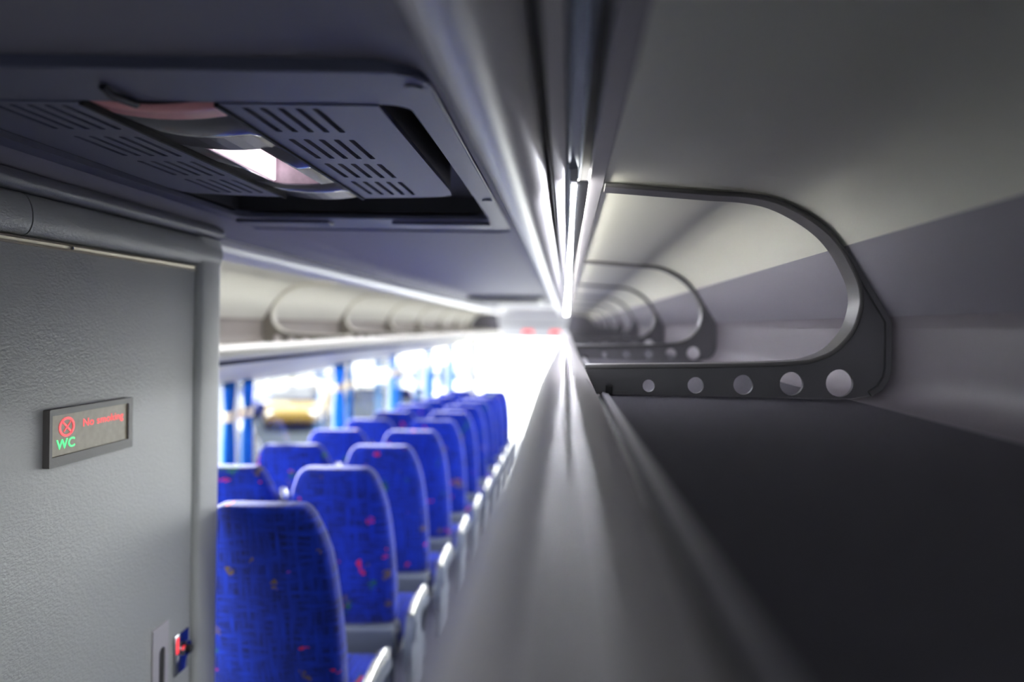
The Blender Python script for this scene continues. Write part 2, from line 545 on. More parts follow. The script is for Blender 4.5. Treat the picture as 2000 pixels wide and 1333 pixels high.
# ------------------------------------------------------------------ ceiling
Z_CEIL = 0.32
AC_Y0, AC_Y1 = 0.974, 2.63
ceil_prof = [(-0.118, 0.262), (-0.150, 0.295), (-0.185, 0.318), (-0.24, 0.325), (-0.96, 0.325), (-1.015, 0.318), (-1.05, 0.295), (-1.082, 0.262)]
segs = [(REAR, AC_Y0 + 0.02), (AC_Y1 - 0.02, 4.9), (4.91, 10.0), (10.01, 12.2), (12.21, FRONT - 0.12)]
for a, b in segs:
    struct(extr('ceiling', ceil_prof, a, b, 'white' if a > 12 else 'ceil', closed=False, thick=-0.02), 'curved lavender grey ceiling panel above the aisle')  # front segment is white to imitate the brighter light near the windscreen
for a in (0,):
    for nm, pr in (('r', ceil_prof[:3] + [(-0.2, 0.325)]), ('l', [(-1.0, 0.325)] + ceil_prof[-3:])):
        struct(extr('ceiling', pr, AC_Y0 + a + 0.021, AC_Y1 + a - 0.021, 'ceil', closed=False, thick=-0.02))

# ------------------------------------------------------------------ luggage racks
k = 1.35 / F_PX
def q(px, py):
    """outline point of the first divider, metres"""
    r = math.radians(0.8)
    dx, dy = px - 1105, py - 640
    return ((dx * math.cos(r) + dy * math.sin(r)) * k, -(-dx * math.sin(r) + dy * math.cos(r)) * k)

ceil_pts = [(0.0616, 0.248)] + [q(1300, 364), q(1400, 372), q(1461, 375), q(1517, 386), q(1576, 413), q(1620, 446), q(1650, 481)]
ceil_pts = [ceil_pts[0]] + smooth_curve(ceil_pts[1:], 4)
diag_pts = [ceil_pts[-1], q(1690, 548), q(1734, 619)]
wall_pts = [q(1738, 628), (0.5505, -0.0617)] + [(0.5470, -0.080), (0.5360, -0.098), (0.519, -0.110), (0.486, -0.116)]
rim_pts = [q(1182, 359), q(1400, 376), q(1461, 380), q(1517, 392), q(1574, 420), q(1617, 452), q(1644, 484), q(1661, 513), q(1678, 551), q(1683, 581), q(1681, 607), q(1670, 642), q(1652, 668), q(1626, 692), q(1591, 707), q(1561, 713), q(1487, 717), q(1400, 719), q(1143, 721)]
rim_curve = [rim_pts[0]] + smooth_curve(rim_pts[1:-1], 4) + [rim_pts[-1]]

def offset_curve(P, d):
    out = []
    for i, p in enumerate(P):
        a = P[max(i - 1, 0)]; b = P[min(i + 1, len(P) - 1)]
        t = Vector((b[0] - a[0], b[1] - a[1])).normalized()
        out.append((p[0] - t.y * d, p[1] + t.x * d))
    return out

LIP_LEFT = smooth_curve([(-0.034, -0.132), (-0.0425, -0.120), (-0.043, -0.108), (-0.036, -0.095), (-0.022, -0.084), (-0.006, -0.0795), (0.000, -0.080)], 5)
LIP_RIGHT = smooth_curve([(0.0022, -0.080), (0.005, -0.0765), (0.012, -0.0755), (0.024, -0.080), (0.036, -0.089), (0.047, -0.101), (0.052, -0.109)], 5)

RACK_Y0, RACK_Y1 = -0.6, 14.6
def make_rack(s, y0, label, cat, dividers, order):
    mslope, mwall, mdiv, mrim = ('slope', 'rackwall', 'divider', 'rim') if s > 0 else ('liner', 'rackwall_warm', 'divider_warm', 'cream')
    f = side(s)
    mp = lambda P: [(f(x), z) for x, z in P]
    t = empty('luggage_rack', (f(0.25), y0, -0.135), label, cat, 'overhead luggage racks')
    th = 0.012 * s
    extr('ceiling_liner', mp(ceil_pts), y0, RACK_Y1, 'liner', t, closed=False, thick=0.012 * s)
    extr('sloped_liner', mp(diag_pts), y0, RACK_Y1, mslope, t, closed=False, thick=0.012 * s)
    # ledge seam strip then the upright wall, rounded into the floor
    a = q(1734, 619); b = q(1738, 628)
    extr('seam_strip', mp([(a[0] + 0.001, a[1]), (b[0] + 0.0035, b[1] + 0.004), (b[0] + 0.0035, b[1] - 0.012), (b[0], b[1] - 0.012), (b[0] - 0.002, b[1]), (a[0] - 0.002, a[1])]), y0, RACK_Y1, mwall, t)
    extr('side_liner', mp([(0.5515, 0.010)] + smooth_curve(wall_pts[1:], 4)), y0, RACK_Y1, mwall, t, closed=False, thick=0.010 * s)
    extr('carpet_floor', mp([(0.074, -0.1135), (0.487, -0.117), (0.487, -0.127), (0.074, -0.1235)]), y0, RACK_Y1, 'carpet', t)
    extr('edge_strip', mp([(0.062, -0.1245), (0.062, -0.111), (0.064, -0.1085), (0.073, -0.1095), (0.075, -0.1125), (0.075, -0.1245)]), y0, RACK_Y1, 'channel', t)
    extr('groove_channel', mp([(0.050, -0.130), (0.050, -0.115), (0.063, -0.116), (0.063, -0.130)]), y0, RACK_Y1, 'black', t)
    extr('fascia', mp(LIP_LEFT + [(0.000, -0.095), (-0.02, -0.128)]), y0, RACK_Y1, 'lip' if s > 0 else 'cream', t)
    extr('lip_rail', mp(LIP_RIGHT + [(0.050, -0.115), (0.0022, -0.115)]), y0, RACK_Y1, 'lip' if s > 0 else 'cream', t)
    extr('seal_strip', mp([(-0.0005, -0.0835), (0.0030, -0.0835), (0.0030, -0.110), (-0.0005, -0.110)]), y0, RACK_Y1, 'black', t)
    # underside towards the windows
    extr('bottom_panel', mp(smooth_curve([(-0.020, -0.142), (0.02, -0.150), (0.18, -0.180), (0.40, -0.245), (0.52, -0.300), (0.556, -0.325)], 5)), y0, RACK_Y1, 'cream_under', t, closed=False, thick=0.012 * s)
    extr('groove_strip', mp([(-0.033, -0.131), (-0.020, -0.127), (-0.012, -0.150), (-0.020, -0.143)]), y0, RACK_Y1, 'black', t)
    # the rail along the ceiling edge
    tube = [(-0.0767 + 0.047 * math.cos(a), 0.2485 + 0.047 * math.sin(a)) for a in [math.radians(x) for x in range(0, 360, 8)]]
    extr('ceiling_rail', mp(tube), y0, RACK_Y1, 'tube', t, smooth=60)
    extr('rail_gasket', mp([(-0.034, 0.246), (-0.0265, 0.232), (-0.0235, 0.234), (-0.0235, 0.262), (-0.034, 0.262)]), y0, RACK_Y1, 'black', t)
    extr('pale_strip', mp([(-0.0225, 0.2365), (-0.0215, 0.2350), (-0.0035, 0.2435), (-0.0030, 0.246), (-0.0035, 0.262), (-0.0225, 0.262)]), y0, RACK_Y1, 'tube', t)
    extr('polished_strip', mp([(-0.0020, 0.2515), (0.0015, 0.2500), (0.0035, 0.2520), (0.0175, 0.2540), (0.0195, 0.2525), (0.0215, 0.2540), (0.0215, 0.262), (-0.0020, 0.262)]), y0, RACK_Y1, 'gloss', t, smooth=20)
    ys = max(y0 + 0.05, 1.30)
    extr('strip_housing', mp([(0.0040, 0.2535), (0.0040, 0.2345), (0.0060, 0.2330), (0.0150, 0.2330), (0.0165, 0.2345), (0.0165, 0.2535)]), ys - 0.03, RACK_Y1 - 0.02, 'tube', t)
    extr('strip_light', mp([(0.0062, 0.2330), (0.0066, 0.2318), (0.0144, 0.2318), (0.0148, 0.2330)]), ys, RACK_Y1 - 0.03, 'strip', t)
    extr('rack_fill', mp([(0.0165, 0.2350), (0.0182, 0.2356), (0.0182, 0.2428), (0.0165, 0.2432)]), ys, RACK_Y1 - 0.03, 'rackfill', t)  # glowing strip turned away from the camera, added to brighten the liner
    extr('fill_baffle', mp([(0.0165, 0.2338), (0.0340, 0.2342), (0.0345, 0.2352), (0.0335, 0.2352), (0.0165, 0.2348)]), ys - 0.03, RACK_Y1 - 0.02, 'black', t)  # added to keep the fill glow off the slope and wall
    extr('dark_channel', mp([(0.0215, 0.258), (0.0345, 0.261), (0.0345, 0.27), (0.0215, 0.27)]), y0, RACK_Y1, 'black', t)
    extr('edge_moulding', mp([(0.0350, 0.2450), (0.0362, 0.2435), (0.0600, 0.2450), (0.0620, 0.2480), (0.0620, 0.262), (0.0350, 0.262)]), y0, RACK_Y1, 'channel', t)
    # front end cap
    cap = [(-0.04, -0.125), (0.0, -0.08), (0.05, -0.11), (0.486, -0.117), (0.53, -0.10), (0.55, -0.06), (0.55, 0.02), (0.48, 0.12), (0.39, 0.2), (0.3, 0.235), (0.06, 0.25), (-0.08, 0.21), (-0.12, 0.25), (-0.12, 0.29), (0.556, 0.29), (0.556, -0.33), (0.4, -0.26), (0.18, -0.19)]
    extr('end_cap', mp([(-0.03, -0.13), (0.0, -0.09), (0.06, 0.24), (-0.12, 0.25), (-0.12, 0.30), (0.556, 0.30), (0.556, -0.33), (0.18, -0.19)]), RACK_Y1, RACK_Y1 + 0.012, 'divider', t)
    # dividers: plate with round holes, rim around the opening, edge flange
    outer_top = [(x, z - 0.0015) for x, z in ceil_pts] + [(x - 0.001, z) for x, z in diag_pts[1:]] + [(x - 0.0015, z + 0.0015) for x, z in wall_pts]
    outer = outer_top + [(0.0655, -0.1125), (0.0535, -0.112), (rim_pts[-1][0] + 0.001, rim_pts[-1][1] - 0.002)]
    opening = offset_curve(rim_curve, 0.0006)
    loop = outer + [(rim_curve[-1][0] + 0.004, rim_curve[-1][1] - 0.0005)] + rim_curve[::-1][1:]
    holes = [circ(*q(px, py), r * k) for px, py, r in ((1267, 754, 12), (1359, 753, 16), (1452, 752, 19.5), (1546, 750, 23), (1640, 749, 27))]
    pv, pf = fill_geo([mp(loop)] + [mp(h) for h in holes], 0.010)
    band = offset_curve(rim_curve, -0.0075)
    rv, rf = [], []
    nb = len(rim_curve)
    Y_F, Y_B = -0.012, 0.046
    for i in range(nb):
        # rounded little cross-section of the rim
        (ix, iz), (ox, oz) = rim_curve[i], band[i]
        rv += [(ix, Y_F + 0.002, iz), (ix, Y_B, iz), (ox, Y_B, oz), (ox, Y_F + 0.002, oz), ((ix * 0.3 + ox * 0.7), Y_F, (iz * 0.3 + oz * 0.7)), ((ix * 0.7 + ox * 0.3), Y_F, (iz * 0.7 + oz * 0.3))]
    for i in range(nb - 1):
        for j in range(6):
            rf.append([i * 6 + j, i * 6 + (j + 1) % 6, (i + 1) * 6 + (j + 1) % 6, (i + 1) * 6 + j])
    rf.append(list(range(6))); rf.append([(nb - 1) * 6 + j for j in range(6)])
    rv = [(f(x), y, z) for x, y, z in rv]
    # flange along wall side
    fl_path = [q(1652, 486), q(1690, 548), q(1734, 622), q(1737, 630)] + [(x - 0.0015, z + 0.001) for x, z in wall_pts[1:5]]
    fl_in = offset_curve(fl_path, -0.009)
    fv, ff = [], []
    for (ax, az), (bx, bz) in zip(fl_path, fl_in):
        fv += [(f(ax), -0.010, az), (f(bx), -0.010, bz), (f(bx), 0.002, bz), (f(ax), 0.002, az)]
    for i in range(len(fl_path) - 1):
        for j in range(4):
            ff.append([i * 4 + j, i * 4 + (j + 1) % 4, (i + 1) * 4 + (j + 1) % 4, (i + 1) * 4 + j])
    ff.append([0, 1, 2, 3]); ff.append([(len(fl_path) - 1) * 4 + j for j in range(4)])
    first = None
    for i, y in enumerate(dividers):
        if first is None:
            d = mk('divider', [(u, y + w, v) for u, v, w in pv], pf, mdiv, t, smooth=30)
            # give the divider its own origin so copies can move along the rack
            r = mk('rim', [(x, y + yy, z) for x, yy, z in rv], rf, mrim, d, smooth=40)
            fl = mk('flange', [(x, y + yy, z) for x, yy, z in fv], ff, mdiv, d, smooth=30)
            b0 = base_of(t)
            tx = 0.078
            cl = box('fixing_clip', f(0.069), f(0.080), y - 0.016, y - 0.0005, -0.112, -0.097, 'black', d, bev=0.002)
            bl = box('label_plate', f(0.083), f(0.105), y - 0.002, y - 0.0002, -0.1085, -0.1065, 'rim', d)
            first = (d, [r, fl, cl, bl], y)
        else:
            d0, ch, yy0 = first
            d = d0.copy(); COL.objects.link(d); d.parent = t
            d.location = d0.location + Vector((0, y - yy0, 0))
            for c0 in ch:
                c = c0.copy(); COL.objects.link(c); c.parent = d
    return t

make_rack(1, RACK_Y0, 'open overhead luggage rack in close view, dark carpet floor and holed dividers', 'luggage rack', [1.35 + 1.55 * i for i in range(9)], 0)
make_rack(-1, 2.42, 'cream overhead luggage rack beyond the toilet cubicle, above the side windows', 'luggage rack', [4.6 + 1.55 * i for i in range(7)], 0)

# ------------------------------------------------------------------ air unit with lamp in the ceiling
def make_air_unit(label):
    t = empty('air_unit', (CX, (AC_Y0 + AC_Y1) / 2, Z_CEIL), label, 'air vent', 'ceiling air units')
    zb = Z_CEIL - 0.006
    X0, X1 = -1.045, -0.176
    # outer frame
    hole = rrect(-0.972, -0.228, 1.135, 2.36, 0.035)
    V, Fc = fill_geo([rrect(X0, X1, AC_Y0, AC_Y1, 0.06), hole], 0.02)
    mk('frame', [(u, v, zb + w) for u, v, w in V], Fc, 'ac', t, smooth=30)
    # raised outer edge bead on the frame
    path = [(x, y, zb - 0.001) for x, y in rrect(X0 + 0.004, X1 - 0.004, AC_Y0 + 0.004, AC_Y1 - 0.004, 0.056)]
    V, Fc = tube_geo(path + [path[0]], 0.004, 8)
    mk('edge_bead', V, Fc, 'ac', t, smooth=60)
    # recess box
    hb = 0.07
    g = [box_geo(-0.985, -0.215, 1.12, 2.37, zb + hb, zb + hb + 0.006), box_geo(-0.228, -0.218, 1.12, 2.37, zb + 0.012, zb + hb), box_geo(-0.982, -0.972, 1.12, 2.37, zb + 0.012, zb + hb),
         box_geo(-0.985, -0.215, 2.36, 2.37, zb + 0.012, zb + hb), box_geo(-0.985, -0.215, 1.125, 1.135, zb + 0.012, zb + hb)]
    V, Fc = join_geo(*g)
    mk('recess', V, Fc, 'acdark', t)
    # vent panels either side of the centre strip: plate with slots
    rows = [(1.14, 1.296), (1.345, 1.50), (1.545, 1.69), (1.735, 1.905)]
    for s in (1, -1):
        f = side(s)
        loops = [[(f(x), y) for x, y in [(-0.505, 1.136), (-0.272, 1.136), (-0.272, 1.85), (-0.277, 1.90), (-0.30, 1.925), (-0.36, 1.94), (-0.44, 1.955), (-0.505, 1.965)]]]
        for (a, b) in rows:
            for i in range(5):
                xc = -0.469 + 0.0255 * i
                loops.append([(f(x), y) for x, y in rrect(xc - 0.0052, xc + 0.0052, a + (0.012 if a < 1.2 else 0), b, 0.004, 3)])
        V, Fc = fill_geo(loops, 0.008)
        p = mk('vent_panel', [(u, v, zb - 0.002 + w) for u, v, w in V], Fc, 'ac', t, smooth=30)
        # side wall and front wall of the body up into the recess
        wall = [(-0.274, 1.136), (-0.274, 1.85), (-0.279, 1.90), (-0.302, 1.922), (-0.36, 1.937), (-0.44, 1.952), (-0.505, 1.962)]
        V, Fc = [], []
        for x, y in wall:
            V += [(f(x), y, zb + 0.005), (f(x), y, zb + 0.066)]
        Fc = [[2 * i, 2 * i + 1, 2 * i + 3, 2 * i + 2] for i in range(len(wall) - 1)]
        w_ = mk('body_wall', V, Fc, 'acdark', t, smooth=40)
        w_.modifiers.new('thick', 'SOLIDIFY').thickness = 0.003
        # grille bars seen through the slots
        for i in range(3):
            box('inner_louvre', f(-0.48), f(-0.35), 1.18 + 0.25 * i, 1.19 + 0.25 * i, zb + 0.02, zb + 0.05, 'chrome' if s > 0 else 'black', p)
        box('edge_trim', f(-0.5065), f(-0.5005), 1.136, 1.965, zb - 0.006, zb + 0.004, 'black', t)
    # centre strip: shallow concave moulding with the lamp opening
    ox0, ox1, oy0, oy1 = -0.650, -0.548, 1.42, 1.77
    def zc(x):
        u = (x - CX) / 0.095
        return zb + 0.004 - 0.010 * (1 - u * u)
    def patch(xa, xb, ya, yb):
        V, Fc = [], []
        nx = 8
        for j, y in enumerate((ya, yb)):
            for i in range(nx + 1):
                x = xa + (xb - xa) * i / nx
                V.append((x, y, zc(x)))
        for i in range(nx):
            Fc.append([i, i + 1, nx + 2 + i, nx + 1 + i])
        return V, Fc
    V, Fc = join_geo(patch(-0.695, -0.505, 1.215, oy0), patch(-0.695, ox0, oy0, oy1), patch(ox1, -0.505, oy0, oy1), patch(-0.695, -0.505, oy1, 1.965))
    c = mk('centre_strip', V, Fc, 'acgloss', t, smooth=60)
    c.modifiers.new('thick', 'SOLIDIFY').thickness = 0.003
    V, Fc = patch(-0.70, -0.50, 1.136, 1.212)
    mk('pink_lens', V, Fc, 'pink', t, smooth=60).modifiers.new('thick', 'SOLIDIFY').thickness = 0.003
    # lamp housing
    zt = zb + 0.055
    V, Fc = join_geo(box_geo(ox0 - 0.004, ox1 + 0.004, oy0 - 0.004, oy1 + 0.004, zt, zt + 0.004), box_geo(ox1, ox1 + 0.004, oy0, oy1, zb, zt), box_geo(ox0, ox1, oy1, oy1 + 0.004, zb - 0.002, zt), box_geo(ox0, ox1, oy0 - 0.004, oy0, zb - 0.002, zt), box_geo(ox0 - 0.004, ox0, oy0, oy1, zb - 0.002, zt))
    mk('lamp_housing', V, Fc, 'lampback', t)
    box('lamp_panel', ox0 + 0.0005, ox0 + 0.004, oy0 + 0.02, oy1 - 0.01, zb + 0.003, zt - 0.004, 'lamp', t)
    # two finger ledges on the far edge, screw heads, small lever
    for xa, xb in ((-0.53, -0.235), (-1.0, -0.72)):
        box('finger_ledge', xa, xb, 2.40, 2.46, zb - 0.010, zb, 'ac', t, bev=0.0045, seg=3)
    for (x, y) in ((-0.205, 1.05), (-0.2, 1.98), (-1.0, 1.05)):
        V, Fc = cyl_geo((x, y, zb - 0.001), 'z', 0.012, 0.004, 18)
        mk('screw_cap', V, Fc, 'ac', t, smooth=40)
    V, Fc = tube_geo([(-0.615, 1.05, zb - 0.004), (-0.615, 1.07, zb - 0.010), (-0.617, 1.135, zb - 0.004)], 0.006, 10)
    mk('lever', V, Fc, 'acdark', t, smooth=60)
    return t
ac = make_air_unit('blue-grey ceiling air unit with slotted vents and a lit lamp, nearest overhead')
ht = empty('roof_hatch', (CX - 0.1, 8.9, 0.325), 'dark framed roof hatch far down the coach ceiling', 'hatch')
V, Fc = fill_geo([rrect(-1.06, -0.25, 8.4, 9.4, 0.06), rrect(-0.98, -0.33, 8.48, 9.32, 0.04)], 0.05)
mk('hatch_frame', [(u, v, 0.278 + w) for u, v, w in V], Fc, 'hatch', ht, smooth=30)
V, Fc = fill_geo([rrect(-0.978, -0.332, 8.482, 9.318, 0.038)], 0.01)
mk('hatch_panel', [(u, v, 0.298 + w) for u, v, w in V], Fc, 'ac', ht)
V, Fc = tube_geo([(-0.80, 8.40, 0.285), (-0.80, 8.38, 0.262), (-0.50, 8.38, 0.262), (-0.50, 8.40, 0.285)], 0.009, 8)
mk('hatch_handle', V, Fc, 'black', ht, smooth=60)

# ------------------------------------------------------------------ toilet cubicle
XW = -1.04
YF = 2.41
t = empty('toilet_cubicle', (-1.4, 1.2, floor_z(1.2)), 'grey vinyl toilet cubicle with a recessed door beside the aisle', 'toilet')
zf = -1.72
# padded surround: post, header and back body
box('front_wall', XW - 0.02, XL + 0.003, YF - 0.03, YF, zf, 0.25, 'vinyl', t)
def padded_post():
    P = [(XW - 0.03, 2.262), (XW - 0.012, 2.264), (XW - 0.003, 2.270), (XW, 2.284), (XW, 2.385), (XW - 0.004, 2.402), (XW - 0.018, 2.41), (XW - 0.03, 2.41)]
    V, Fc = [], []
    for z in (zf, 0.246):
        V += [(x, y, z) for x, y in P]
    n = len(P)
    for i in range(n):
        kk = (i + 1) % n
        Fc.append([i, kk, n + kk, n + i])
    Fc += [list(range(n)), [n + i for i in range(n)]]
    return V, Fc
V, Fc = padded_post()
mk('corner_post', V, Fc, 'vinyl', t, smooth=50)
head = smooth_curve([(XW - 0.045, 0.252), (XW - 0.016, 0.246), (XW - 0.003, 0.230), (XW + 0.003, 0.208), (XW + 0.002, 0.186), (XW - 0.008, 0.168), (XW - 0.03, 0.160)], 5)
SEAM = 1.545
for a, b in ((0.2, SEAM - 0.002), (SEAM + 0.002, 2.30)):
    V, Fc = extr_geo(head + [(XW - 0.05, 0.16), (XW - 0.05, 0.252)], a, b)
    mk('header_pad', V, Fc, 'vinyl', t, smooth=40)
V, Fc = extr_geo(head[8:] + [(XW - 0.05, 0.16), (XW - 0.05, 0.242), (XW - 0.02, 0.242)], 2.298, 2.40)
mk('header_corner', V, Fc, 'vinyl', t, smooth=40)
V, Fc = extr_geo([(x - 0.002, z) for x, z in head] + [(XW - 0.05, 0.16), (XW - 0.05, 0.252)], SEAM - 0.002, SEAM + 0.002)
mk('header_seam', V, Fc, 'black', t)
extr('top_piping', smooth_curve([(XW - 0.06, 0.292), (XW - 0.022, 0.290), (XW - 0.002, 0.282), (XW + 0.006, 0.268), (XW + 0.002, 0.256), (XW - 0.012, 0.250), (XW - 0.06, 0.250)], 5), 0.2, YF, 'vinyld', t)
extr('door_track', [(XW - 0.034, 0.161), (XW - 0.006, 0.161), (XW - 0.004, 0.158), (XW - 0.010, 0.157), (XW - 0.012, 0.150), (XW - 0.006, 0.149), (XW - 0.006, 0.146), (XW - 0.034, 0.146)], 0.2, 2.252, 'beige', t, smooth=20)
V, Fc = cyl_geo((XW - 0.0085, 1.688, 0.1535), 'x', 0.003, 0.004, 12)
mk('track_screw', V, Fc, 'chrome', t, smooth=40)
door = box('door', XW - 0.045, XW - 0.012, 0.2, 2.256, zf, 0.147, 'vinyl', t, bev=0.004)
# handle plate with a slot
HX = XW - 0.012
lp = [[(2.045, -1.25), (2.125, -1.25), (2.125, -0.795), (2.045, -0.795)]]
slot = [(y, z) for y, z in rrect(2.076, 2.106, -1.20, -0.855, 0.0149, 8)]
V, Fc = fill_geo(lp + [slot], 0.004)
mk('handle_plate', [(HX + w, u, v) for u, v, w in V], Fc, 'steel', door)
box('handle_slot', HX - 0.001, HX + 0.0008, 2.07, 2.112, -1.21, -0.85, 'slot', door)
# lock escutcheon
lk = box('lock_plate', HX, HX + 0.006, 2.158, 2.236, -0.965, -0.855, 'chrome', door, bev=0.002)
lk['label'] = 'chrome lock plate with a red occupied strip'
box('lock_indicator', HX + 0.005, HX + 0.0075, 2.163, 2.176, -0.905, -0.862, 'red', door)
V, Fc = cyl_geo((HX + 0.012, 2.205, -0.902), 'x', 0.020, 0.014, 24)
mk('lock_ring', V, Fc, 'chrome', door, smooth=40)
V, Fc = cyl_geo((HX + 0.020, 2.208, -0.905), 'x', 0.011, 0.016, 20)
mk('lock_barrel', V, Fc, 'black', door, smooth=40)

# ------------------------------------------------------------------ illuminated sign on the cubicle
sg = empty('indicator_sign', (HX, 1.756, -0.301), 'small framed sign with red and green lit lettering on the grey door', 'sign')
fx = HX + 0.014
outer = rrect(1.606, 1.915, -0.301, -0.182, 0.003, 3)
inner = [(1.615, -0.280), (1.897, -0.280), (1.897, -0.195), (1.615, -0.195)]
V, Fc = fill_geo([outer, inner], 0.014)
mk('sign_frame', [(HX + w, u, v) for u, v, w in V], Fc, 'signframe', sg)
box('sign_panel', HX + 0.001, HX + 0.010, 1.613, 1.899, -0.282, -0.193, 'signface', sg)
def text(name, body, y, z, size, m, xscale=1.0, bold=0.0):
    cu = bpy.data.curves.new('tmp', 'FONT'); cu.body = body; cu.size = size; cu.extrude = 0.0003; cu.offset = bold; cu.space_character = 1.06
    ob = bpy.data.objects.new('tmp', cu); COL.objects.link(ob)
    dg = bpy.context.evaluated_depsgraph_get(); dg.update()
    me = bpy.data.meshes.new_from_object(ob.evaluated_get(dg))
    V = [(HX + 0.0104 + v.co.z, y + v.co.x * xscale, z + v.co.y) for v in me.vertices]
    Fc = [list(p.vertices) for p in me.polygons]
    bpy.data.objects.remove(ob); bpy.data.curves.remove(cu)
    w = max(v[1] for v in V) - min(v[1] for v in V)
    return mk(name, V, Fc, m, sg)
text('red_lettering', 'No smoking', 1.722, -0.229, 0.0240, 'red', 1.26, 0.0001)
text('green_lettering', 'WC', 1.634, -0.2665, 0.0285, 'green', 1.22, 0.0004)
cy, cz = 1.667, -0.2225
ring_o = [(cy + (u) * 1.28, cz + v) for u, v in circ(0, 0, 0.0205, 32)]
ring_i = [(cy + (u) * 1.28, cz + v) for u, v in circ(0, 0, 0.0158, 32)]
V, Fc = fill_geo([ring_o, ring_i], 0.0006)
g = [( [(HX + 0.0104 + w, u, v) for u, v, w in V], Fc)]
def bar(y0, z0, y1, z1, w):
    d = Vector((y1 - y0, z1 - z0)).normalized() * w
    V, Fc = fill_geo([[(y0 - d.y, z0 + d.x), (y1 - d.y, z1 + d.x), (y1 + d.y, z1 - d.x), (y0 + d.y, z0 - d.x)]], 0.0006)
    return [(HX + 0.0104 + w_, u, v) for u, v, w_ in V], Fc
g.append(bar(cy - 0.0165, cz + 0.0135, cy + 0.0165, cz - 0.0135, 0.0019))
g.append(bar(cy - 0.010, cz - 0.009, cy + 0.008, cz + 0.006, 0.0014))
g.append(bar(cy + 0.009, cz + 0.0065, cy + 0.012, cz + 0.0105, 0.0009))
V, Fc = join_geo(*g)
mk('no_smoking_symbol', V, Fc, 'red', sg)

